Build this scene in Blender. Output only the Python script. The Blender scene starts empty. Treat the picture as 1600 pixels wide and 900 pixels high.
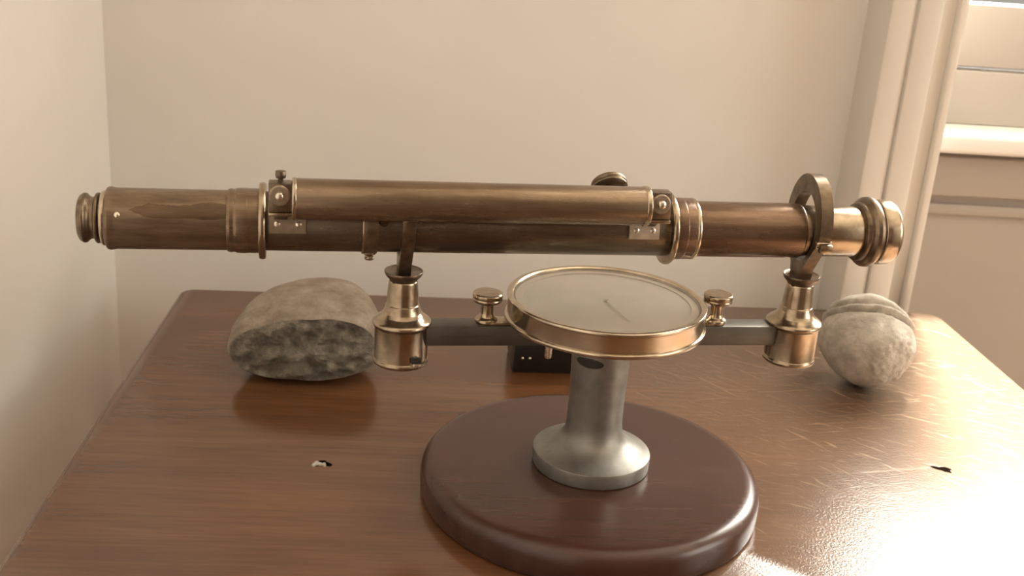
import bpy, bmesh, math, random
from mathutils import Vector, Matrix, noise
random.seed(7)
R = math.radians
S = bpy.context.scene
COL = S.collection

# ------------------------------------------------------------------ camera
cam_d = bpy.data.cameras.new('camera'); cam = bpy.data.objects.new('camera', cam_d); COL.objects.link(cam)
RX = ((0.99599473, 0.04625473, 0.07651792), (-0.0567363, -0.33447402, 0.94069555), (0.06910488, -0.94126916, -0.33051004))
m = Matrix.Identity(4)
for i in range(3):
    m[i][0] = RX[i][0]; m[i][1] = -RX[i][1]; m[i][2] = -RX[i][2]
m[2][3] = 0.42
cam.matrix_world = m
cam_d.sensor_width = 36.0; cam_d.lens = 1740.9 / 1600 * 36
cam_d.clip_start = 0.02
cam_d.dof.use_dof = True; cam_d.dof.focus_distance = 0.77; cam_d.dof.aperture_fstop = 13
S.camera = cam

# ------------------------------------------------------------------ light
w = bpy.data.worlds.new('world'); S.world = w; w.use_nodes = True
w.node_tree.nodes['Background'].inputs[0].default_value = (1.0, .96, .89, 1)
w.node_tree.nodes['Background'].inputs[1].default_value = 0.6

def area(name, loc, rot, sx, sy, power, col):
    l = bpy.data.lights.new(name, 'AREA'); l.shape = 'RECTANGLE'; l.size = sx; l.size_y = sy
    l.energy = power; l.color = col
    o = bpy.data.objects.new(name, l); COL.objects.link(o); o.location = loc; o.rotation_euler = rot
    return o
DAY = (1.0, .968, .90)
area('daylight_behind_window', (1.235, 1.60, 1.0), (R(-90), 0, 0), 1.25, 1.32, 200, DAY)
area('fill_behind_added_window', (2.95, -.275, .9), (0, R(90), 0), 1.5, 1.5, 72, DAY)  # fill light, added on the right beyond view

sun_d = bpy.data.lights.new('sun', 'SUN'); sun_d.energy = 70; sun_d.angle = R(7); sun_d.color = DAY
sun = bpy.data.objects.new('sun', sun_d); COL.objects.link(sun); sun.location = (1.6, 3.4, 3.5)
SAZ, SEL = R(18), R(60)
sun.rotation_euler = Vector((math.sin(SAZ) * math.cos(SEL), math.cos(SAZ) * math.cos(SEL), math.sin(SEL))).to_track_quat('Z', 'Y').to_euler()

vs = S.view_settings
vs.view_transform = 'Standard'; vs.look = 'None'; vs.gamma = 1.0; vs.use_curve_mapping = False
vs.exposure = -0.26

# ------------------------------------------------------------------ materials
def new_mat(name):
    mt = bpy.data.materials.new(name); mt.use_nodes = True
    nt = mt.node_tree; b = nt.nodes['Principled BSDF']
    return mt, nt, b
def N(nt, typ, **kw):
    n = nt.nodes.new(typ)
    for k, v in kw.items():
        if k in n.inputs: n.inputs[k].default_value = v
        else: setattr(n, k, v)
    return n
def ramp(nt, stops):
    r = nt.nodes.new('ShaderNodeValToRGB'); e = r.color_ramp.elements
    while len(e) > 1: e.remove(e[-1])
    e[0].position = stops[0][0]; e[0].color = (*stops[0][1], 1)
    for p, c in stops[1:]:
        x = e.new(p); x.color = (*c, 1)
    return r
def coords(nt, scale=(1, 1, 1), kind='Object'):
    tc = nt.nodes.new('ShaderNodeTexCoord'); mp = nt.nodes.new('ShaderNodeMapping')
    mp.inputs['Scale'].default_value = scale
    nt.links.new(tc.outputs[kind], mp.inputs['Vector']); return mp.outputs[0]
def bump(nt, b, src, strength, dist):
    n = N(nt, 'ShaderNodeBump', Strength=strength, Distance=dist)
    nt.links.new(src, n.inputs['Height']); nt.links.new(n.outputs[0], b.inputs['Normal']); return n

def metal(name, c0, c1, rough=.3, metallic=1.0, scale=(60, 160, 160), rough_var=.12, bmp=.04, coat=0.0):
    mt, nt, b = new_mat(name)
    v = coords(nt, scale)
    n = N(nt, 'ShaderNodeTexNoise', Scale=1.0, Detail=6.0, Roughness=.62); nt.links.new(v, n.inputs['Vector'])
    r = ramp(nt, [(.32, c0), (.68, c1)]); nt.links.new(n.outputs['Fac'], r.inputs[0])
    nt.links.new(r.outputs[0], b.inputs['Base Color'])
    mr = N(nt, 'ShaderNodeMapRange'); mr.inputs[3].default_value = rough + rough_var; mr.inputs[4].default_value = rough - rough_var * .5
    nt.links.new(n.outputs['Fac'], mr.inputs[0]); nt.links.new(mr.outputs[0], b.inputs['Roughness'])
    b.inputs['Metallic'].default_value = metallic
    b.inputs['Coat Weight'].default_value = coat
    if bmp: bump(nt, b, n.outputs['Fac'], bmp, .002)
    return mt
def plain(name, col, rough=.6, metallic=0.0, var=.0, scale=30, bmp=0.0, spec=.5):
    mt, nt, b = new_mat(name)
    if var:
        v = coords(nt, (scale,) * 3); n = N(nt, 'ShaderNodeTexNoise', Scale=1.0, Detail=5.0)
        nt.links.new(v, n.inputs['Vector'])
        r = ramp(nt, [(.3, tuple(max(0, x * (1 - var)) for x in col)), (.7, tuple(min(1, x * (1 + var)) for x in col))])
        nt.links.new(n.outputs['Fac'], r.inputs[0]); nt.links.new(r.outputs[0], b.inputs['Base Color'])
        if bmp: bump(nt, b, n.outputs['Fac'], bmp, .003)
    else:
        b.inputs['Base Color'].default_value = (*col, 1)
    b.inputs['Roughness'].default_value = rough; b.inputs['Metallic'].default_value = metallic
    b.inputs['Specular IOR Level'].default_value = spec
    return mt

M = {}
M['wall'] = plain('cream_plaster', (.81, .775, .73), .85, var=.02, scale=6, bmp=.02)
M['paint'] = plain('cream_gloss_paint', (.70, .655, .595), .42, var=.02, scale=9)
M['shaded_woodwork'] = plain('shaded_peach_paint', (.50, .452, .395), .45, var=.02, scale=9)  # peach woodwork, darkened to hold the shade below the sill
M['sill'] = plain('daylit_sill_paint', (.93, .90, .85), .35)  # near-white, so the daylight on the sill sits in its colour
M['ceiling'] = plain('ceiling_white', (.80, .73, .62), .9)
M['floor'] = plain('floor_boards', (.16, .085, .045), .45, var=.3, scale=7)
M['unseen_dark_wood'] = plain('dark_unseen_wall', (.10, .055, .03), .4, var=.3, scale=9)  # dark tone for the unseen front wall that the metal reflects
# the old patinated lacquered tube
def patina():
    mt, nt, b = new_mat('patinated_brass')
    v = coords(nt, (22, 90, 150))
    n = N(nt, 'ShaderNodeTexNoise', Scale=1.0, Detail=8.0, Roughness=.65); nt.links.new(v, n.inputs['Vector'])
    r = ramp(nt, [(.30, (.11, .075, .048)), (.52, (.19, .135, .088)), (.72, (.28, .21, .145))])
    nt.links.new(n.outputs['Fac'], r.inputs[0])
    v2 = coords(nt, (9, 30, 60)); n2 = N(nt, 'ShaderNodeTexNoise', Scale=1.0, Detail=3.0, Roughness=.5); nt.links.new(v2, n2.inputs['Vector'])
    # one long bare patch where the lacquer has flaked away
    tc = nt.nodes.new('ShaderNodeTexCoord'); sp = nt.nodes.new('ShaderNodeSeparateXYZ'); nt.links.new(tc.outputs['Object'], sp.inputs[0])
    def mth(op, a, b_=None, c=None):
        q = N(nt, 'ShaderNodeMath', operation=op)
        for k, v in enumerate((a, b_, c)):
            if v is None: continue
            if isinstance(v, (int, float)): q.inputs[k].default_value = v
            else: nt.links.new(v, q.inputs[k])
        return q.outputs[0]
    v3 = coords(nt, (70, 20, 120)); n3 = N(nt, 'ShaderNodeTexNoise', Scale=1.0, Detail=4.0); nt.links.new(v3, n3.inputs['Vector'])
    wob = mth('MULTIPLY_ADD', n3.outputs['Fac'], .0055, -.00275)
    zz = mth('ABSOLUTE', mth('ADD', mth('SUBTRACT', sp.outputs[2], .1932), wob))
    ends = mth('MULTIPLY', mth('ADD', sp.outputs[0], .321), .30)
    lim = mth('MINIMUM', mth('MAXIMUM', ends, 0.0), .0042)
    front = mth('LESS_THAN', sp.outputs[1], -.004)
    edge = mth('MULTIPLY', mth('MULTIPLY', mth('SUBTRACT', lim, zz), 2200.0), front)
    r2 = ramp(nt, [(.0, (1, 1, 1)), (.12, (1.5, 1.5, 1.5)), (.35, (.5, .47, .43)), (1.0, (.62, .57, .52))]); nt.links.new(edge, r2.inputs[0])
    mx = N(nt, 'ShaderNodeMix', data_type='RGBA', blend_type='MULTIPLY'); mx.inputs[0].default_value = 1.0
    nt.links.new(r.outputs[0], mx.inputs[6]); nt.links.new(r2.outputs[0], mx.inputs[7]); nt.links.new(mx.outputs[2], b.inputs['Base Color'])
    b.inputs['Metallic'].default_value = .72
    mr = N(nt, 'ShaderNodeMapRange'); mr.inputs[3].default_value = .48; mr.inputs[4].default_value = .28
    nt.links.new(n.outputs['Fac'], mr.inputs[0]); nt.links.new(mr.outputs[0], b.inputs['Roughness'])
    bump(nt, b, n.outputs['Fac'], .06, .002)
    return mt
M['patina'] = patina()
M['tube_dark'] = metal('dark_bronzed_brass', (.10, .076, .053), (.18, .14, .10), .26, .85, (25, 140, 140), .12)
M['level'] = metal('brown_lacquered_brass', (.15, .103, .066), (.27, .196, .13), .25, .8, (14, 150, 150), .14)
M['red'] = metal('red_brown_lacquered_brass', (.125, .078, .052), (.235, .155, .104), .25, .8, (14, 120, 120), .12)
M['brass'] = metal('worn_brass', (.28, .218, .15), (.45, .365, .268), .2, 1.0, (120, 120, 120), .12)
M['brass_dark'] = metal('tarnished_brass', (.12, .088, .06), (.24, .182, .126), .3, .9, (120, 120, 120), .14)
M['brass_bright'] = metal('polished_brass', (.41, .34, .255), (.57, .485, .375), .17, 1.0, (90, 90, 90), .1)
M['pale_brass'] = metal('scraped_pale_brass', (.34, .28, .21), (.58, .50, .40), .42, .5, (90, 90, 90), .1)
M['washer'] = metal('dull_brass_washer', (.22, .17, .12), (.34, .27, .195), .4, .6, (150, 150, 150), .1)
M['steel'] = metal('bright_screw_steel', (.55, .50, .42), (.75, .70, .60), .25, 1.0, (200, 200, 200), .1)
M['iron'] = metal('grey_cast_iron', (.20, .19, .172), (.29, .275, .248), .44, .85, (70, 70, 70), .12, .05)
M['bar'] = metal('dark_steel_bar', (.085, .077, .065), (.13, .118, .10), .38, .7, (30, 90, 90), .1)
M['black'] = plain('blackened_metal', (.018, .014, .011), .45)
M['hole'] = plain('dark_hole', (.006, .004, .003), 1.0, spec=.0)
M['case'] = plain('black_leatherette', (.012, .008, .006), .35, var=.3, scale=200)
M['dial'] = plain('aged_paper_dial', (.47, .435, .375), .7, var=.08, scale=40)
M['dial_ring'] = plain('silvered_ring', (.52, .47, .39), .5, .3)

def glass(name, rough=0.0, f0=.06):
    mt = bpy.data.materials.new(name); mt.use_nodes = True; nt = mt.node_tree
    for n in list(nt.nodes): nt.nodes.remove(n)
    out = nt.nodes.new('ShaderNodeOutputMaterial'); mix = nt.nodes.new('ShaderNodeMixShader')
    lw = N(nt, 'ShaderNodeLayerWeight', Blend=.5); pw = N(nt, 'ShaderNodeMath', operation='POWER'); pw.inputs[1].default_value = 5.0
    fr = N(nt, 'ShaderNodeMath', operation='MULTIPLY_ADD'); fr.inputs[1].default_value = 1 - f0; fr.inputs[2].default_value = f0
    nt.links.new(lw.outputs['Facing'], pw.inputs[0]); nt.links.new(pw.outputs[0], fr.inputs[0])
    tr = nt.nodes.new('ShaderNodeBsdfTransparent'); gl = nt.nodes.new('ShaderNodeBsdfGlossy')
    tr.inputs[0].default_value = (.95, .94, .92, 1); gl.inputs['Roughness'].default_value = rough
    nt.links.new(fr.outputs[0], mix.inputs[0]); nt.links.new(tr.outputs[0], mix.inputs[1]); nt.links.new(gl.outputs[0], mix.inputs[2])
    nt.links.new(mix.outputs[0], out.inputs[0]); return mt
M['glass'] = glass('clear_glass', .03)
M['pane'] = glass('window_glass', 0.0)

def wood_table():
    mt, nt, b = new_mat('varnished_table_wood')
    tc = nt.nodes.new('ShaderNodeTexCoord')
    def mapped(scale, loc=(0, 0, 0)):
        mp = nt.nodes.new('ShaderNodeMapping'); mp.inputs['Scale'].default_value = scale; mp.inputs['Location'].default_value = loc
        nt.links.new(tc.outputs['Object'], mp.inputs['Vector']); return mp.outputs[0]
    # broad figure running along the board
    n1 = N(nt, 'ShaderNodeTexNoise', Scale=1.0, Detail=5.0, Roughness=.55, Distortion=.8); nt.links.new(mapped((2.2, 17, 4)), n1.inputs['Vector'])
    r1 = ramp(nt, [(.25, (.084, .035, .0135)), (.5, (.124, .0525, .021)), (.78, (.168, .077, .032))]); nt.links.new(n1.outputs['Fac'], r1.inputs[0])
    # fine grain
    n2 = N(nt, 'ShaderNodeTexNoise', Scale=1.0, Detail=6.0, Roughness=.7); nt.links.new(mapped((12, 260, 20)), n2.inputs['Vector'])
    r2 = ramp(nt, [(.3, (.78, .74, .70)), (.65, (1.08, 1.08, 1.08))]); nt.links.new(n2.outputs['Fac'], r2.inputs[0])
    mx = N(nt, 'ShaderNodeMix', data_type='RGBA', blend_type='MULTIPLY'); mx.inputs[0].default_value = 1.0
    nt.links.new(r1.outputs[0], mx.inputs[6]); nt.links.new(r2.outputs[0], mx.inputs[7])
    col = mx.outputs[2]
    # worn scratches: thin bright cracks of a stretched cell pattern, only in the worn right-hand part
    sx = nt.nodes.new('ShaderNodeSeparateXYZ'); nt.links.new(tc.outputs['Object'], sx.inputs[0])
    wear = N(nt, 'ShaderNodeMapRange'); wear.inputs[1].default_value = .14; wear.inputs[2].default_value = .46; nt.links.new(sx.outputs[0], wear.inputs[0])
    nw = N(nt, 'ShaderNodeTexNoise', Scale=1.0, Detail=4.0); nt.links.new(mapped((14, 14, 14)), nw.inputs['Vector'])
    scr = None
    for k, (rot, sc) in enumerate(((.5, (18, 190, 1)), (1.0, (16, 150, 1)), (-.2, (12, 230, 1)), (.12, (26, 330, 1)), (.75, (30, 300, 1)))):
        mp = nt.nodes.new('ShaderNodeMapping'); mp.inputs['Rotation'].default_value = (0, 0, rot)
        nt.links.new(tc.outputs['Object'], mp.inputs['Vector'])
        mp2 = nt.nodes.new('ShaderNodeMapping'); mp2.inputs['Scale'].default_value = sc; nt.links.new(mp.outputs[0], mp2.inputs['Vector'])
        nn = N(nt, 'ShaderNodeTexNoise', Scale=1.0, Detail=3.0, Roughness=.6, Distortion=.3); nt.links.new(mp2.outputs[0], nn.inputs['Vector'])
        rr = ramp(nt, [(.635, (0, 0, 0)), (.70, (1, 1, 1))]); nt.links.new(nn.outputs['Fac'], rr.inputs[0])
        if scr is None: scr = rr.outputs[0]
        else:
            mxx = N(nt, 'ShaderNodeMath', operation='MAXIMUM'); nt.links.new(scr, mxx.inputs[0]); nt.links.new(rr.outputs[0], mxx.inputs[1]); scr = mxx.outputs[0]
    wm = N(nt, 'ShaderNodeMath', operation='MULTIPLY'); nt.links.new(scr, wm.inputs[0]); nt.links.new(wear.outputs[0], wm.inputs[1])
    wm2 = N(nt, 'ShaderNodeMath', operation='MULTIPLY'); wm2.inputs[1].default_value = .55; nt.links.new(wm.outputs[0], wm2.inputs[0])
    mx2 = N(nt, 'ShaderNodeMix', data_type='RGBA'); mx2.inputs[7].default_value = (.50, .36, .24, 1)
    wd = N(nt, 'ShaderNodeMath', operation='MULTIPLY'); wd.inputs[1].default_value = .75; nt.links.new(wear.outputs[0], wd.inputs[0])
    mxd = N(nt, 'ShaderNodeMix', data_type='RGBA'); mxd.inputs[7].default_value = (.165, .115, .08, 1)
    nt.links.new(wd.outputs[0], mxd.inputs[0]); nt.links.new(col, mxd.inputs[6]); col = mxd.outputs[2]
    nt.links.new(wm2.outputs[0], mx2.inputs[0]); nt.links.new(col, mx2.inputs[6]); col = mx2.outputs[2]
    nt.links.new(col, b.inputs['Base Color'])
    # roughness: smooth varnish on the left, dulled where worn
    ra = N(nt, 'ShaderNodeMapRange'); ra.inputs[3].default_value = .165; ra.inputs[4].default_value = .225; nt.links.new(wear.outputs[0], ra.inputs[0])
    rb = N(nt, 'ShaderNodeMath', operation='MULTIPLY_ADD'); rb.inputs[1].default_value = .035; nt.links.new(nw.outputs['Fac'], rb.inputs[0]); nt.links.new(ra.outputs[0], rb.inputs[2])
    nt.links.new(rb.outputs[0], b.inputs['Roughness'])
    add = N(nt, 'ShaderNodeMath', operation='MULTIPLY_ADD'); add.inputs[1].default_value = .12
    nt.links.new(n2.outputs['Fac'], add.inputs[0]); nt.links.new(wm.outputs[0], add.inputs[2])
    # crazed, dulled varnish of the worn end: a fine grainy relief
    n5 = N(nt, 'ShaderNodeTexNoise', Scale=1.0, Detail=2.0, Roughness=.6); nt.links.new(mapped((520, 520, 520)), n5.inputs['Vector'])
    w5 = N(nt, 'ShaderNodeMath', operation='MULTIPLY'); nt.links.new(n5.outputs['Fac'], w5.inputs[0]); nt.links.new(wear.outputs[0], w5.inputs[1])
    a5 = N(nt, 'ShaderNodeMath', operation='MULTIPLY_ADD'); a5.inputs[1].default_value = 3.2; nt.links.new(w5.outputs[0], a5.inputs[0]); nt.links.new(add.outputs[0], a5.inputs[2])
    bump(nt, b, a5.outputs[0], .10, .002)
    b.inputs['Specular IOR Level'].default_value = .82
    return mt
M['table'] = wood_table()
def wood_dark():
    mt, nt, b = new_mat('dark_mahogany_varnish')
    v = coords(nt, (8, 120, 20)); n = N(nt, 'ShaderNodeTexNoise', Scale=1.0, Detail=6.0, Roughness=.65); nt.links.new(v, n.inputs['Vector'])
    r = ramp(nt, [(.3, (.042, .0165, .011)), (.7, (.064, .026, .017))]); nt.links.new(n.outputs['Fac'], r.inputs[0])
    nt.links.new(r.outputs[0], b.inputs['Base Color']); b.inputs['Roughness'].default_value = .27
    bump(nt, b, n.outputs['Fac'], .006, .002); return mt
M['mahogany'] = wood_dark()
def stone(name, c0, c1, c2, scale, bmp, speck=.5):
    mt, nt, b = new_mat(name)
    v = coords(nt, (1, 1, 1))
    n = N(nt, 'ShaderNodeTexNoise', Scale=scale, Detail=9.0, Roughness=.68); nt.links.new(v, n.inputs['Vector'])
    r = ramp(nt, [(.30, c0), (.5, c1), (.70, c2)]); nt.links.new(n.outputs['Fac'], r.inputs[0])
    nt.links.new(r.outputs[0], b.inputs['Base Color']); b.inputs['Roughness'].default_value = .82
    b.inputs['Specular IOR Level'].default_value = .3
    n2 = N(nt, 'ShaderNodeTexNoise', Scale=scale * 3.2, Detail=6.0, Roughness=.7); nt.links.new(v, n2.inputs['Vector'])
    bump(nt, b, n2.outputs['Fac'], bmp, .004); return mt
M['cobble'] = stone('smooth_brown_cobble', (.17, .135, .104), (.285, .237, .19), (.41, .35, .288), 42, .5)
M['broken'] = stone('grey_broken_face', (.13, .112, .088), (.24, .21, .168), (.44, .39, .32), 75, 1.0)
M['pebble'] = stone('grey_rounded_pebble', (.30, .265, .22), (.44, .395, .335), (.58, .53, .46), 60, .4)
M['pebble_patch'] = stone('pale_flaked_crust', (.40, .36, .30), (.58, .53, .46), (.72, .67, .59), 90, .8)

# ------------------------------------------------------------------ mesh helpers
def mesh_obj(name, bm, mat, parent=None, smooth=35, loc=None):
    bmesh.ops.recalc_face_normals(bm, faces=bm.faces)
    me = bpy.data.meshes.new(name); bm.to_mesh(me); bm.free()
    if smooth:
        me.shade_smooth(); me.set_sharp_from_angle(angle=R(smooth))
    for mt in (mat if isinstance(mat, (list, tuple)) else [mat]): me.materials.append(M[mt])
    o = bpy.data.objects.new(name, me); COL.objects.link(o)
    if parent is not None: o.parent = parent
    if loc is not None: o.location = loc
    return o
def structure(o):
    o['kind'] = 'structure'; return o
def tag(o, label, cat, group=None):
    o['label'] = label; o['category'] = cat
    if group: o['group'] = group
    return o
def part_label(o, label): o['label'] = label; return o

def box(x0, x1, y0, y1, z0, z1, bev=0.0, seg=2, bm=None):
    b = bmesh.new()
    bmesh.ops.create_cube(b, size=1.0)
    for v in b.verts:
        v.co = Vector(((x0 + x1) / 2 + v.co.x * (x1 - x0), (y0 + y1) / 2 + v.co.y * (y1 - y0), (z0 + z1) / 2 + v.co.z * (z1 - z0)))
    if bev: bmesh.ops.bevel(b, geom=b.edges[:], offset=bev, segments=seg, profile=.5, affect='EDGES')
    if bm is None: return b
    me = bpy.data.meshes.new('tmp'); b.to_mesh(me); b.free(); bm.from_mesh(me); bpy.data.meshes.remove(me); return bm
def lathe(prof, origin=(0, 0, 0), axis='z', seg=64, mat=None, bm=None, cap=True):
    """prof: (position along axis, radius)"""
    bm = bm or bmesh.new()
    o = Vector(origin)
    if axis == 'z': A, U, V = Vector((0, 0, 1)), Vector((1, 0, 0)), Vector((0, 1, 0))
    elif axis == 'x': A, U, V = Vector((1, 0, 0)), Vector((0, 1, 0)), Vector((0, 0, 1))
    else:
        A = Vector(axis).normalized(); U = A.orthogonal().normalized(); V = A.cross(U)
    rings = []
    for a, r in prof:
        rings.append([bm.verts.new(o + A * a + (U * math.cos(2 * math.pi * k / seg) + V * math.sin(2 * math.pi * k / seg)) * max(r, 1e-5)) for k in range(seg)])
    for i in range(len(rings) - 1):
        for k in range(seg):
            bm.faces.new((rings[i][k], rings[i][(k + 1) % seg], rings[i + 1][(k + 1) % seg], rings[i + 1][k]))
    if cap:
        bm.faces.new(rings[0][::-1]); bm.faces.new(rings[-1])
    return bm
def round_prof(prof, r=.0006, seg=3):
    """round the corners of a lathe profile slightly"""
    out = [prof[0]]
    for i in range(1, len(prof) - 1):
        p0, p1, p2 = Vector(prof[i - 1]), Vector(prof[i]), Vector(prof[i + 1])
        d0, d1 = (p0 - p1), (p2 - p1)
        l = min(r, d0.length * .45, d1.length * .45)
        a, b = p1 + d0.normalized() * l, p1 + d1.normalized() * l
        for k in range(seg + 1):
            t = k / seg
            q = a * (1 - t) ** 2 + p1 * 2 * t * (1 - t) + b * t * t
            out.append((q.x, q.y))
    out.append(prof[-1]); return out
def prism(outline, x0, x1, bev=0.0):
    """outline in (y, z), extruded along x"""
    bm = bmesh.new()
    a = [bm.verts.new((x0, y, z)) for y, z in outline]; b = [bm.verts.new((x1, y, z)) for y, z in outline]
    n = len(outline)
    bm.faces.new(a); bm.faces.new(b[::-1])
    for i in range(n): bm.faces.new((a[i], b[i], b[(i + 1) % n], a[(i + 1) % n]))
    if bev:
        bmesh.ops.recalc_face_normals(bm, faces=bm.faces)
        es = [e for e in bm.edges if e.is_manifold and e.calc_face_angle(0) > R(50)]
        bmesh.ops.bevel(bm, geom=es, offset=bev, segments=2, profile=.5, affect='EDGES')
    return bm

# ------------------------------------------------------------------ the room
XL, YB, ZF, ZC = -.352, 1.22, -.76, 1.95
XR, YF = 2.7, -2.2
T = .14
structure(mesh_obj('floor', box(XL - T, XR + T, YF - T, YB + .17, ZF - .1, ZF), 'floor', smooth=0))
structure(mesh_obj('ceiling', box(XL - T, XR + T, YF - T, YB + .17, ZC, ZC + .1), 'ceiling', smooth=0))
structure(mesh_obj('wall_left', box(XL - T, XL, YF - T, YB + .17, ZF, ZC), 'wall', smooth=0))
W0, W1 = .572, 1.86        # window bay in the back wall
b = box(XL, W0, YB, YB + .17, ZF, ZC); box(W1, XR, YB, YB + .17, ZF, ZC, bm=b); box(W0, W1, YB, YB + .17, 1.70, ZC, bm=b)
structure(mesh_obj('wall_back', b, 'wall', smooth=0))
V0, V1 = -1.0, .45        # added window out of view in the right-hand wall, opened for fill light
b = box(XR, XR + T, YF - T, V0, ZF, ZC); box(XR, XR + T, V1, YB + .17, ZF, ZC, bm=b); box(XR, XR + T, V0, V1, 1.65, ZC, bm=b); box(XR, XR + T, V0, V1, ZF, .15, bm=b)
structure(mesh_obj('wall_right', b, 'wall', smooth=0))
structure(mesh_obj('wall_front', box(XL, XR, YF - T, YF, ZF, ZC), 'unseen_dark_wood', smooth=0))  # wall out of view, kept dark to darken reflections in the metal

# the window in the bay: panelled apron, sill, sash with glass, architrave
YW = 1.32
win = bpy.data.objects.new('window_1', None); COL.objects.link(win); win.location = ((W0 + W1) / 2, YW, ZF); structure(win)
inv = Matrix.Translation(-win.location)
def wpart(name, bm, mat, smooth=35):
    bm.transform(inv); return mesh_obj(name, bm, mat, win, smooth)
wpart('apron_panel', box(W0, W1, YW, YW + .04, ZF, .165), 'shaded_woodwork', 0)
wpart('apron_rail', box(W0, W1, YW - .016, YW, .108, .158, .004), 'shaded_woodwork')
wpart('apron_moulding', box(W0, W1, YW - .008, YW, .082, .097, .004), 'shaded_woodwork')
wpart('sill', box(W0, W1, YW - .05, YW + .11, .168, .192, .006, 3), 'sill')
wpart('bottom_board', box(W0, W1, YW + .02, YW + .05, .192, .2585, .003), 'shaded_woodwork')
wpart('sash_rail', box(W0, W1, YW + .022, YW + .06, .2625, .338, .004), 'shaded_woodwork')
wpart('sash_stile', box(W0, W0 + .016, YW + .03, YW + .06, .338, 1.70, .004), 'paint')
wpart('sash_stile', box(W1 - .05, W1, YW + .03, YW + .06, .338, 1.70, .004), 'paint')
wpart('sash_top_rail', box(W0 + .016, W1 - .05, YW + .03, YW + .06, 1.64, 1.70, .004), 'paint')
wpart('glazing_bar', box((W0 + W1) / 2 - .012, (W0 + W1) / 2 + .012, YW + .032, YW + .058, .338, 1.64, .004), 'paint')
for x0, x1 in ((W0 + .016, (W0 + W1) / 2 - .012), ((W0 + W1) / 2 + .012, W1 - .05)):
    for z0, z1 in ((.338, 1.64),):
        wpart('pane', box(x0, x1, YW + .043, YW + .047, z0, z1), 'pane', 0)
def architrave(sgn, xe):
    """xe: the edge of the bay; the moulding steps outwards from it"""
    def seg(a, b_, y, bev=.003):
        x0, x1 = sorted((xe + sgn * a, xe + sgn * b_)); return box(x0, x1, y, YB + .02, ZF, 1.70, bev)
    wpart('architrave_bead', seg(.0, .009, YB - .012), 'paint')
    wpart('architrave_fillet', seg(.009, .053, YB - .002), 'paint')
    wpart('architrave_face', seg(.053, .080, YB - .070, .004), 'paint')
    wpart('architrave_backband', seg(.080, .108, YB - .066, .004), 'paint')
architrave(-1, W0); architrave(1, W1)
wpart('architrave_head', box(W0 - .104, W1 + .104, YB - .070, YB + .02, 1.70, 1.80, .004), 'paint')

added_win = bpy.data.objects.new('added_window', None); COL.objects.link(added_win); added_win.location = (XR, (V0 + V1) / 2, ZF); structure(added_win)  # window added out of view to let in the fill light
inv2 = Matrix.Translation(-added_win.location)
def w2part(name, bm, mat): bm.transform(inv2); return mesh_obj(name, bm, mat, added_win, 35)
w2part('sill', box(XR - .05, XR + .12, V0 - .05, V1 + .05, .12, .15, .004), 'paint')
VM = (V0 + V1) / 2
for y in (V0 + .03, VM, V1 - .03): w2part('sash_stile', box(XR + .05, XR + .09, y - .03, y + .03, .15, 1.65, .004), 'paint')
for z in (.18, .90, 1.62): w2part('sash_rail', box(XR + .052, XR + .088, V0, V1, z - .03, z + .03, .004), 'paint')
for y0, y1 in ((V0 + .06, VM - .03), (VM + .03, V1 - .06)):
    for z0, z1 in ((.21, .87), (.93, 1.59)): w2part('pane', box(XR + .068, XR + .072, y0, y1, z0, z1), 'pane')
structure(mesh_obj('unseen_dark_wood_1', box(1.2, 2.0, YF, YF + .03, ZF, 1.25, .004), 'floor'))  # door out of view, added for contrast in the brass reflections

# ------------------------------------------------------------------ table
TX0, TX1, TY0 = -.262, .591, .30
table = bpy.data.objects.new('table', None); COL.objects.link(table); table.location = ((TX0 + TX1) / 2, .74, ZF)
tag(table, 'varnished red-brown wooden table with scratched glossy top standing against the wall', 'table')
tinv = Matrix.Translation(-table.location)
def tpart(name, bm, mat, smooth=35): bm.transform(tinv); return mesh_obj(name, bm, mat, table, smooth)
# top: outline with softened corners, slightly skewed back edge as in the old joinery
def outline_top():
    pts = []
    for cx, cy, a0, r in ((TX1 - .02, 1.179 - .02, 0, .02), (TX0 + .012, 1.147 - .012, 90, .012), (TX0 + .02, TY0 + .02, 180, .02), (TX1 - .02, TY0 + .02, 270, .02)):
        for k in range(7):
            a = R(a0 + 90 * k / 6); pts.append((cx + r * math.cos(a), cy + r * math.sin(a)))
    return pts
ol = outline_top(); bm = bmesh.new()
def inset(pts, d):
    cx, cy = (TX0 + TX1) / 2, .74
    return [(x - math.copysign(d, x - cx), y - math.copysign(d, y - cy)) for x, y in pts]
rings = []
for d, z in ((.006, -.032), (.0, -.027), (.0, -.006), (.0012, -.0022), (.0042, 0.0)):
    rings.append([bm.verts.new((x, y, z)) for x, y in inset(ol, d)])
for i in range(len(rings) - 1):
    n = len(ol)
    for k in range(n): bm.faces.new((rings[i][k], rings[i][(k + 1) % n], rings[i + 1][(k + 1) % n], rings[i + 1][k]))
bm.faces.new(rings[0][::-1]); bm.faces.new(rings[-1])
tp = mesh_obj('tabletop', bm, 'table', table, 30); tp.location = -table.location
for y0, y1, x0, x1 in ((.36, .38, TX0 + .05, TX1 - .05), (1.09, 1.11, TX0 + .05, TX1 - .05), (.36, 1.11, TX0 + .04, TX0 + .06), (.36, 1.11, TX1 - .06, TX1 - .04)):
    tpart('apron', box(x0, x1, y0, y1, -.13, -.032, .002), 'table')
for x in (TX0 + .06, TX1 - .06):
    for y in (.385, 1.085):
        tpart('leg', lathe(round_prof([(ZF, .014), (ZF + .06, .018), (ZF + .1, .024), (ZF + .4, .028), (-.2, .02), (-.17, .03), (-.1, .03), (-.032, .03)], .01), (x, y, 0), seg=24), 'table')
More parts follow.
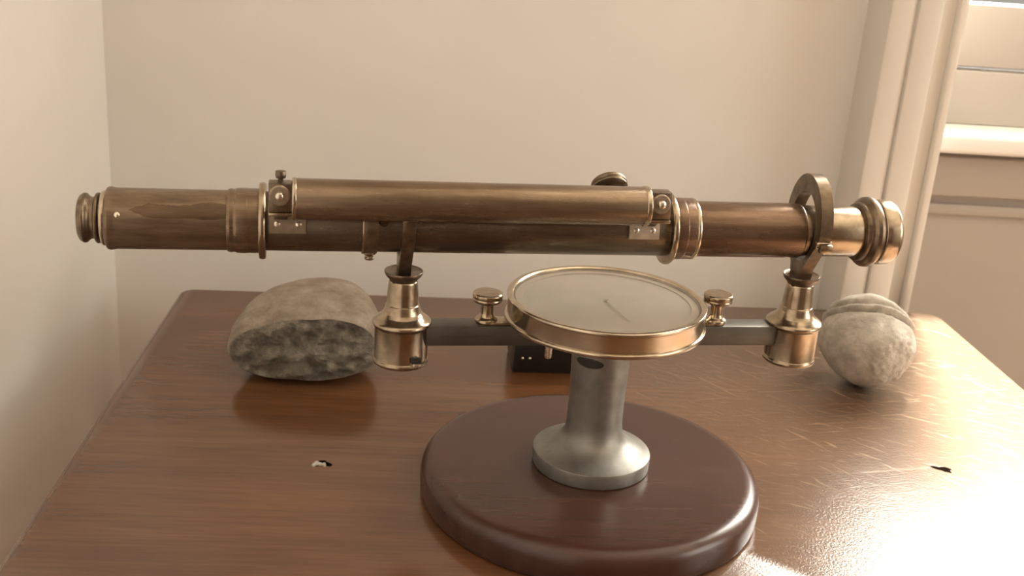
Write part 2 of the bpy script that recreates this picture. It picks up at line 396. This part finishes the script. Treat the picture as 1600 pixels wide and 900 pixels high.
# two old knots / chips in the top
def chip(x, y, rx, ry, mat, rot, name, top=.0004):
    bm = bmesh.new(); pts = []
    for k in range(14):
        a = 2 * math.pi * k / 14; q = 1 + .3 * math.sin(3 * a + x * 40) + .15 * math.sin(5 * a)
        px, py = rx * q * math.cos(a), ry * q * math.sin(a)
        pts.append((x + px * math.cos(rot) - py * math.sin(rot), y + px * math.sin(rot) + py * math.cos(rot)))
    lo = [bm.verts.new((a, b_, -.0005)) for a, b_ in pts]; hi = [bm.verts.new((x + (a - x) * .8, y + (b_ - y) * .8, top)) for a, b_ in pts]
    n = len(pts); bm.faces.new(lo[::-1]); bm.faces.new(hi)
    for k in range(n): bm.faces.new((lo[k], lo[(k + 1) % n], hi[(k + 1) % n], hi[k]))
    return tpart(name, bm, mat)
part_label(chip(-.0735, .768, .0085, .0048, 'hole', .1, 'knot_hole'), 'dark chipped knot hole in the varnish')
part_label(chip(-.0772, .7668, .0046, .0036, 'pebble_patch', .3, 'filler', .0011), 'pale crumbs of filler in the knot hole')
part_label(chip(-.0725, .7662, .0030, .0026, 'pebble_patch', -.3, 'filler', .0009), 'pale crumbs of filler in the knot hole')
part_label(chip(.4313, .7947, .0090, .0044, 'hole', -.35, 'knot_hole'), 'small black gouge in the bright end of the top')

# ------------------------------------------------------------------ wooden disc
AX, AY, TH = .128, .7377, R(6.6)
DT = .026
disc = mesh_obj('wooden_base', lathe([(0, .1235), (.0012, .1250), (.004, .1258), (.010, .1262), (.0155, .1262), (.0195, .1255), (.0225, .1238), (.0246, .1212), (.0257, .1180), (DT, .1140), (DT, .05)], seg=160), 'mahogany', None, 40, (AX, AY, 0))
tag(disc, 'round dark mahogany disc with rounded edge under the grey metal pillar', 'base')

# ------------------------------------------------------------------ the surveying instrument
root = bpy.data.objects.new('surveying_instrument', None); COL.objects.link(root)
root.location = (AX, AY, DT); root.rotation_euler = (0, 0, TH)
tag(root, 'antique brass surveying telescope with round compass box on a grey metal pillar', 'surveying instrument')
down = Matrix.Translation((0, 0, -DT))
def ipart(name, bm, mat, parent=None, smooth=35, label=None):
    bm.transform(down); o = mesh_obj(name, bm, mat, parent or root, smooth)
    if label: o['label'] = label
    return o
ZT = .209
# pillar
pil = ipart('pillar', lathe([(DT, .0425), (.0268, .0434), (.0362, .0438), (.0374, .0434), (.0380, .0424), (.0392, .0385), (.0415, .0330), (.0450, .0275), (.0490, .0236), (.0535, .0214), (.060, .0205), (.075, .0203), (.100, .0208), (.1180, .0214), (.1233, .0214)], seg=96), 'iron', None, 40, 'grey metal pillar with a flared round foot')
b = bmesh.new()  # black oval laid on the pillar front, no opening cut
K = 20; rows = []
for j in range(4):
    row = []
    for k in range(K):
        a = 2 * math.pi * k / K; s = (1, .96, .8, .5)[j]
        ang = R(-128) + s * .52 * math.cos(a); z = .1135 + s * .0036 * math.sin(a)
        rr = .0213 + (.0, .0006, .0008, .0006)[j]
        row.append(b.verts.new((rr * math.cos(ang), rr * math.sin(ang), z)))
    rows.append(row)
for j in range(3):
    for k in range(K): b.faces.new((rows[j][k], rows[j][(k + 1) % K], rows[j + 1][(k + 1) % K], rows[j + 1][k]))
b.faces.new(rows[3]); ipart('dark_patch', b, 'black', pil, 40, 'dark oval patch at the top of the pillar')

# crossbar and its hub
bar = ipart('crossbar', box(-.132, .132, -.0083, .0083, .1233, .138, .0008), 'bar', None, 35, 'dark flat steel bar joining the two turrets')
# compass box
cmp_ = ipart('compass_box', lathe(round_prof([(.1385, .055), (.1390, .0695), (.1394, .0714), (.1412, .0718), (.1422, .0714), (.1426, .0700), (.1430, .0702), (.1545, .0702), (.1550, .0712), (.1566, .0712), (.1574, .0704), (.1574, .0675), (.1560, .0662), (.1535, .0660), (.1532, .02)], .0004, 2), seg=160), 'brass_bright', None, 30, 'round polished brass box of the compass')
ipart('dial', lathe([(.1534, .0655), (.1538, .0652), (.1538, .001)], seg=96), 'dial', cmp_, 30, 'pale dial under the glass')
b = lathe([(.1539, .0652), (.1546, .0650), (.1546, .0600), (.1539, .0598)], seg=96, cap=False); ipart('dial_ring', b, 'dial_ring', cmp_)
ipart('pivot', lathe([(.1538, .0022), (.1547, .0020), (.1553, .0008)], seg=20), 'brass_bright', cmp_)
b = box(-.004, .040, -.0009, .0009, .1548, .1551, .0001, 1)
b.transform(Matrix.Rotation(R(-82), 4, 'Z')); ipart('needle', b, 'dial', cmp_, 0, 'thin pale compass needle')
ipart('glass', lathe([(.1556, .0660), (.1562, .0660)], seg=96), 'glass', cmp_, 30, 'flat clear glass over the dial')
ipart('locking_pin', lathe([(.124, .0022), (.1255, .0026), (.139, .0026)], (-.0466, -.031, 0), seg=16), 'steel', cmp_)

# thumbscrews on the bar
def thumbscrew(x, lug):
    k = ipart('thumbscrew', lathe(round_prof([(.138, .0074), (.1395, .0080), (.1412, .0076), (.1428, .0056), (.1450, .0046), (.1520, .0044), (.1535, .0058)], .0005), (x, 0, 0), seg=40), 'brass', None, 35)
    ipart('knob', lathe(round_prof([(.1533, .0060), (.1540, .0098), (.1556, .0106), (.1568, .0101), (.1576, .0106), (.1596, .0106), (.1606, .0097), (.1606, .004)], .0004), (x, 0, 0), seg=48), 'brass', k)
    x0, x1 = sorted((x, lug)); ipart('lug', box(x0, x1, -.007, .007, .1379, .1402, .0006), 'brass', k)
thumbscrew(-.0858, -.066); thumbscrew(.0832, .066)

# turrets that carry the wyes
def turret(x):
    t = ipart('turret', lathe(round_prof([(.1085, .010), (.1085, .0178), (.1095, .0190), (.1108, .0194), (.1122, .0190), (.1128, .0184), (.1360, .0186), (.1370, .0198), (.1384, .0205), (.1398, .0202), (.1408, .0193), (.1422, .0172), (.1440, .0150), (.1462, .0134), (.1488, .0123), (.1508, .0118), (.1516, .0116), (.1520, .0110), (.1600, .0106), (.1680, .0099), (.1690, .0095), (.1690, .003)], .0003, 2), (x, 0, 0), seg=72), 'brass', None, 32)
    ipart('cap', lathe(round_prof([(.1688, .0090), (.1700, .0098), (.1722, .0120), (.1742, .0131), (.1756, .0132), (.1760, .0128), (.1752, .0118), (.1745, .005)], .0003, 2), (x, 0, 0), seg=56), 'brass_dark', t, 35)
    return t
TXL, TXR = -.1448, .1446
tl = turret(TXL); tr = turret(TXR)
b = box(TXL + .0055, TXL + .0125, -.0192, -.0160, .1145, .1185, .0006); ipart('dark_patch', b, 'black', tl)
b = box(TXL + .0068, TXL + .0115, -.0205, -.0165, .1115, .1150, .0008); ipart('latch_pin', b, 'steel', tl)

# wyes
def arc(cx, cz, rx, rz, a0, a1, n): return [(cx + rx * math.cos(R(a0 + (a1 - a0) * k / n)), cz + rz * math.sin(R(a0 + (a1 - a0) * k / n))) for k in range(n + 1)]
def outer_right():
    return [(.0075, .1745), (.0085, .181), (.018, .195), (.0262, .2060)] + arc(0, .2130, .0290, .0372, -6, 186, 30) + [(-.0262, .2060), (-.018, .195), (-.0085, .181), (-.0075, .1745)]
def loop_wye(x, t):
    bm = bmesh.new()
    outer = [(.0080, .1745), (.0100, .1830), (.0185, .1950), (.0265, .2060)] + arc(0, .2130, .0290, .0375, -4, 184, 28) + [(-.0265, .2060), (-.0185, .1950), (-.0100, .1830), (-.0080, .1745)]
    n = len(outer)
    inner = []
    for k in range(n):
        f = k / (n - 1)
        inner.append(None)
    inn = [(.0005, .1868), (.0040, .1876), (.0110, .1915), (.0178, .2010)] + arc(0, .2120, .0206, .0262, -6, 186, 28) + [(-.0178, .2010), (-.0110, .1915), (-.0040, .1876), (-.0005, .1868)]
    vo = [[bm.verts.new((xx, y, z)) for y, z in outer] for xx in (x - t, x + t)]
    vi = [[bm.verts.new((xx, y, z)) for y, z in inn] for xx in (x - t, x + t)]
    for s in (0, 1):
        for k in range(n - 1): bm.faces.new((vo[s][k], vo[s][k + 1], vi[s][k + 1], vi[s][k]))
        bm.faces.new((vo[s][n - 1], vo[s][0], vi[s][0], vi[s][n - 1]))
    for k in range(n):
        j = (k + 1) % n
        bm.faces.new((vo[0][k], vo[0][j], vo[1][j], vo[1][k])); bm.faces.new((vi[0][k], vi[0][j], vi[1][j], vi[1][k]))
    return bm
wr = ipart('wye', loop_wye(.1436, .0045), 'brass_dark', None, 30, 'tall closed brass loop around the tube')
ipart('hinge_pin', lathe([(-.006, .0022), (-.0055, .003), (.0055, .003), (.006, .0022)], (.1436, -.0265, .2065), 'x', 16), 'brass', wr)
ipart('latch', box(.139, .1482, -.0335, -.0285, .2020, .2085, .0012), 'brass', wr)
fork = [(.0075, .1745), (.0105, .1830), (.0195, .1950), (.0270, .2060), (.0288, .2180), (.0206, .2185), (.0203, .2080), (.0165, .1980), (.0105, .1905), (.0040, .1872)]
fork = fork + [(-y, z) for y, z in fork[::-1]]
wl = ipart('wye', prism(fork, TXL - .0043, TXL + .0043, .0004), 'brass_dark', None, 30, 'open dark fork in front of the tube')
ipart('fork_tip', box(TXL - .0015, TXL + .0058, -.0286, -.0208, .2178, .2222, .001), 'brass', wl)

# telescope
def xl(prof, seg=88, rr=.0005): return lathe(round_prof(prof, rr, 2), (0, 0, ZT), 'x', seg)
tube = ipart('telescope_tube', xl([(-.238, .018), (-.238, .0194), (.040, .0194), (.040, .018)]), 'tube_dark', None, 30, 'dark bronzed main tube')
ipart('eyepiece', xl([(-.3470, .008), (-.3522, .0110), (-.3524, .0128), (-.3512, .0148), (-.3490, .0160), (-.3475, .0158), (-.3462, .0144), (-.3448, .0134), (-.3424, .0134), (-.3418, .0158), (-.3408, .0163), (-.3396, .0161), (-.3390, .0146), (-.3380, .0146), (-.3350, .0146), (-.335, .010)]), 'brass_dark', tube, 30, 'small flared eyepiece')
rb = ipart('rear_tube', xl([(-.3352, .0140), (-.3354, .0186), (-.3346, .0199), (-.3328, .0204), (-.3308, .0199), (-.3290, .0196), (-.2560, .0196), (-.2560, .015)]), 'patina', tube, 30, 'scuffed brown rear tube with worn patches')
ipart('end_ring', xl([(-.3382, .0140), (-.3382, .0170), (-.3372, .0176), (-.3352, .0176), (-.3352, .0140)]), 'brass_bright', tube, 30)
ipart('screw', lathe([(-.001, .0017), (.0002, .0017), (.0006, .0011)], (-.3265, -.0182, ZT + .0075), (0, -.92, .39), 14), 'steel', tube)
ipart('rear_collar', xl([(-.2606, .0150), (-.2606, .0202), (-.2585, .0209), (-.2560, .0205), (-.2545, .0212), (-.2480, .0213), (-.2475, .0211), (-.2400, .0212), (-.2400, .015)]), 'level', tube, 30)
ipart('flange', xl([(-.2404, .018), (-.2404, .0246), (-.2390, .0252), (-.2372, .0252), (-.2360, .0244), (-.2360, .018)], 96), 'brass', tube, 30, 'thin bright disc flange')
ipart('flange', xl([(.0352, .018), (.0352, .0246), (.0364, .0254), (.0384, .0254), (.0398, .0244), (.0398, .018)], 96), 'brass', tube, 30, 'thin bright disc flange')
ipart('front_collar', xl([(.0396, .018), (.0396, .0210), (.0410, .0217), (.0470, .0217), (.0474, .0214), (.0540, .0215), (.0540, .018)]), 'red', tube, 30)
ipart('bead', xl([(.0538, .018), (.0538, .0212), (.0550, .0218), (.0566, .0214), (.0574, .0200), (.0574, .018)]), 'brass_bright', tube, 30)
ipart('front_tube', xl([(.0570, .018), (.0570, .0195), (.1330, .0195), (.1352, .0193), (.1360, .0180), (.1360, .016)]), 'red', tube, 30, 'red-brown front tube')
ipart('draw_tube', xl([(.1355, .015), (.1355, .0182), (.1840, .0182), (.1840, .015)]), 'brass', tube, 30, 'brighter brass front end')
ipart('objective_ring', xl([(.1795, .017), (.1800, .0206), (.1818, .0212), (.1830, .0212), (.1838, .0230), (.1858, .0251), (.1885, .0255), (.1912, .0246), (.1924, .0226), (.1932, .0224), (.1932, .017)], 96), 'brass_dark', tube, 30)
ipart('objective_cap', xl([(.1930, .017), (.1930, .0226), (.1940, .0234), (.1975, .0236), (.2040, .0232), (.2062, .0222), (.2072, .0204), (.2074, .0180), (.2066, .0168), (.2030, .0160), (.2030, .002)], 96, .0008), 'brass', tube, 30)
# focusing knob on the far side
fk = ipart('focus_knob', lathe(round_prof([(-.016, .004), (-.003, .004), (-.0028, .0112), (-.0016, .0128), (-.0004, .0130), (.0006, .0123), (.0016, .0130), (.0034, .0130), (.0044, .0120), (.0044, .003)], .0003, 2), (.0006, .024, .2312), (0, .80, .60), 56), 'brass_dark', tube, 30, 'dark grooved focusing knob behind the tube')
# clamp band with its nut
cb = ipart('clamp_band', xl([(-.1737, .018), (-.1737, .0206), (-.1640, .0206), (-.1640, .018)]), 'brass_dark', tube, 30)
ipart('edge_band', xl([(-.1742, .018), (-.1742, .0207), (-.1727, .0209), (-.1725, .018)]), 'brass', tube, 30)
ipart('nut', lathe(round_prof([(.1836, .0016), (.1838, .0030), (.1850, .0034), (.1860, .0028), (.1872, .0030), (.1878, .0044), (.1895, .0046), (.1895, .002)], .0002, 2), (-.1686, -.001, 0), seg=24), 'brass', tube)
ipart('nut', lathe([(-.002, .0032), (0, .0034), (.002, .0026)], (-.1605, -.0190, .2155), (0, -.9, .4), 18), 'brass', tube)

# spirit-level tube in front of and above the telescope
LY, LZ = -.034, .2337
def xv(prof, rr=.0004): return lathe(round_prof(prof, rr, 2), (0, LY, LZ), 'x', 72)
lev = ipart('level_tube', xv([(-.2172, .006), (-.2172, .0129), (.0080, .0129), (.0080, .006)]), 'level', None, 30, 'long brown lacquered level tube above the main tube')
ipart('end_ring', xv([(-.2192, .006), (-.2192, .0129), (-.2186, .0134), (-.2168, .0134), (-.2164, .0129), (-.2164, .006)]), 'brass_bright', lev)
ipart('end_ring', xv([(.0074, .006), (.0074, .0130), (.0080, .0135), (.0106, .0135), (.0112, .0130), (.0112, .006)]), 'brass_bright', lev)
def bracket(x0, x1, foot0, foot1, top, sad):
    xc = (x0 + x1) / 2
    bk = ipart('bracket', box(x0, x1, LY - .0050, LY + .0060, LZ - .0078, LZ + .0106, .0009), 'brass_dark', None, 30)
    ipart('washer', lathe(round_prof([(.0, .0066), (.0014, .0066), (.0020, .0058), (.0020, .0035)], .0003, 2), (xc - .0004, LY - .0050, LZ + .0032), (0, -1, .05), 36), 'washer', bk)
    ipart('bolt', lathe(round_prof([(.0015, .0034), (.0030, .0030), (.0048, .0024), (.0054, .0008)], .0004, 2), (xc - .0004, LY - .0050, LZ + .0032), (0, -1, .05), 24), 'steel', bk)
    # stem down to the saddle on the main tube
    b = prism([(LY - .001, LZ - .007), (LY + .006, LZ - .007), (-.0140, .2190), (-.0185, .2150)], xc - .004, xc + .004); ipart('stem', b, 'brass_dark', bk)
    ipart('ledge', box(x0, x1, LY - .0062, LY + .006, LZ - .0100, LZ - .0078, .0005), 'brass', bk)
    # curved saddle plate
    b = bmesh.new(); lo, hi = [], []
    for k in range(9):
        a = R(180 - (-6 + 50 * k / 8))
        for lst, r in ((lo, .0192), (hi, .0208)):
            lst.append([b.verts.new((xx, r * math.cos(a), ZT + r * math.sin(a))) for xx in (foot0, foot1)])
    for k in range(8):
        b.faces.new((hi[k][0], hi[k][1], hi[k + 1][1], hi[k + 1][0])); b.faces.new((lo[k][0], lo[k][1], lo[k + 1][1], lo[k + 1][0]))
        for s in (0, 1): b.faces.new((lo[k][s], hi[k][s], hi[k + 1][s], lo[k + 1][s]))
    for k in (0, 8): b.faces.new((lo[k][0], lo[k][1], hi[k][1], hi[k][0]))
    ipart('saddle', b, sad, bk, 30)
    for xx in (foot0 + .0048, foot1 - .0048):
        a = R(180 - 11); ipart('screw', lathe([(0, .0019), (.0006, .0019), (.0010, .0012)], (xx, .0205 * math.cos(a), ZT + .0205 * math.sin(a)), (0, math.cos(a), math.sin(a)), 16), 'steel', bk)
    if top:
        ipart('thumb_nut', lathe(round_prof([(LZ + .0100, .0016), (LZ + .0125, .0016), (LZ + .0130, .0030), (LZ + .0148, .0034), (LZ + .0172, .0032), (LZ + .0176, .001)], .0002, 2), (xc + .0002, LY + .001, 0), seg=16), 'brass_dark', bk)
bracket(-.2335, -.2192, -.2335, -.2105, True, 'washer')
bracket(.0112, .0262, .0050, .0262, False, 'pale_brass')

# ------------------------------------------------------------------ small dark case behind the pillar
case = bpy.data.objects.new('instrument_case', None); COL.objects.link(case); case.location = (.130, .985, 0); case.rotation_euler = (0, 0, R(2))
tag(case, 'small black box lying behind the grey pillar under the compass', 'box')
mesh_obj('body', box(-.047, .047, -.027, .027, 0, .030, .002), 'case', case)
mesh_obj('lid', box(-.0475, .0475, -.0275, .0275, .0306, .040, .002), 'case', case)
for x in (-.0385, -.0315): mesh_obj('pin', lathe([(0, .0012), (.001, .0012), (.0016, .0006)], (x, -.027, .0150), (0, -1, 0), 12), 'steel', case)

# ------------------------------------------------------------------ stones
def fbm(p, s, o=4):
    v = 0; a = .5; f = s
    for _ in range(o):
        v += a * noise.noise(p * f); a *= .5; f *= 2.05
    return v
def left_stone():
    bm = bmesh.new(); NP = 120
    # sections from the broken face (front) to the rounded back: y, z-centre, half width, half height
    sec = [(0.000, .0345, .0630, .0285), (.002, .0347, .0645, .0300), (.006, .0352, .0655, .0315), (.014, .0362, .0662, .0332), (.025, .0374, .0662, .0352), (.038, .0384, .0652, .0366), (.052, .0388, .0628, .0372), (.066, .0388, .0588, .0366), (.080, .0388, .0530, .0346), (.092, .0388, .0450, .0310), (.101, .0388, .0350, .0250), (.107, .0388, .0220, .0165), (.1095, .0388, .009, .007)]
    fine = []
    for i in range(len(sec) - 1):
        for k in range(3):
            t = k / 3; fine.append(tuple(sec[i][j] * (1 - t) + sec[i + 1][j] * t for j in range(4)))
    fine.append(sec[-1])
    def pt(f, a, k=1.0):
        y, zc, hw, hh = f; e = 2 / 2.35
        c, s = math.cos(a), math.sin(a)
        x = hw * math.copysign(abs(c) ** e, c) * k; z = hh * math.copysign(abs(s) ** e, s) * k
        # the left tip hangs lower than the right one
        x2, z2 = x, z + (.10 * x if s > 0 else .02 * x)
        return Vector((x2, y, zc + z2))
    rings = []
    for f in fine:
        ring = []
        for k in range(NP):
            p = pt(f, 2 * math.pi * k / NP); q = p - Vector((0, p.y, .036)); q.normalize()
            p += q * (.0030 * fbm(p, 30, 5)); p.z = max(p.z, .0003); ring.append(bm.verts.new(p))
        rings.append(ring)
    # broken face
    face = []
    for j, kk in enumerate((.97, .92, .86, .79, .71, .62, .53, .44, .35, .26, .17, .09)):
        ring = []
        for k in range(NP):
            p = pt(fine[0], 2 * math.pi * k / NP, kk)
            d = -.0035 * min(1, (1 - kk) * 4) + (.019 * fbm(p + Vector((3, 0, 1)), 24, 6) + .016 * fbm(p + Vector((1, 5, 1)), 60, 2)) * min(1, (1 - kk) * 5) + .004 * abs(fbm(p, 110, 4))
            p.y += d; ring.append(bm.verts.new(p))
        face.append(ring)
    def strip(a, b_, mi):
        for k in range(NP):
            f = bm.faces.new((a[k], a[(k + 1) % NP], b_[(k + 1) % NP], b_[k])); f.material_index = mi
    for i in range(len(rings) - 1): strip(rings[i], rings[i + 1], 0)
    bm.faces.new(rings[-1])
    strip(rings[0], face[0], 1)
    for i in range(len(face) - 1): strip(face[i], face[i + 1], 1)
    f = bm.faces.new(face[-1]); f.material_index = 1
    return bm
ls = mesh_obj('stone', left_stone(), ['cobble', 'broken'], None, 60, (-.1050, .908, 0))
tag(ls, 'wide brown cobble with a rough grey broken front face, left of the pillar', 'stone')

def right_stone():
    bm = bmesh.new(); bmesh.ops.create_icosphere(bm, subdivisions=6, radius=1.0)
    n = Vector((.22, .66, .72)).normalized()
    for v in bm.verts:
        p = v.co.copy(); u = p.normalized()
        q = Vector((u.x * .0440, u.y * .0470, u.z * .0440))
        if u.z < 0: q.x *= 1 - .12 * u.z * u.z
        d = .0042 * fbm(u + Vector((5, 2, 1)), 1.5, 2) + .0006 * fbm(u, 9, 4)
        h = u.dot(n) + .07 * fbm(u + Vector((1, 7, 3)), 3, 3)
        # two quartz ridges with grooves between
        def g(c, w_): return math.exp(-((h - c) / w_) ** 2)
        d += -.0046 * g(.30, .028) + .0026 * g(.39, .05) - .0054 * g(.50, .028) + .0020 * g(.62, .08)
        # flaked crust low on the front
        c = Vector((.30, -.92, -.10)).normalized(); k = max(0, u.dot(c) - .80) / .20
        if k > 0: d += (.0011 + .0030 * fbm(u + Vector((2, 2, 2)), 7, 5)) * min(1, k * 2.5)
        v.co = q + u * d
    for f in bm.faces:
        u = f.calc_center_median().normalized(); c = Vector((.34, -.93, -.05)).normalized()
        f.material_index = 1 if u.dot(c) + .25 * fbm(u + Vector((4, 1, 2)), 4, 4) > .93 else 0
    zmin = min(v.co.z for v in bm.verts)
    for v in bm.verts: v.co.z -= zmin
    return bm
rs = mesh_obj('stone', right_stone(), ['pebble', 'pebble_patch'], None, 60, (.4215, .966, -.0004))
tag(rs, 'round pale grey stone with two ridges across its top, by the window end', 'stone')
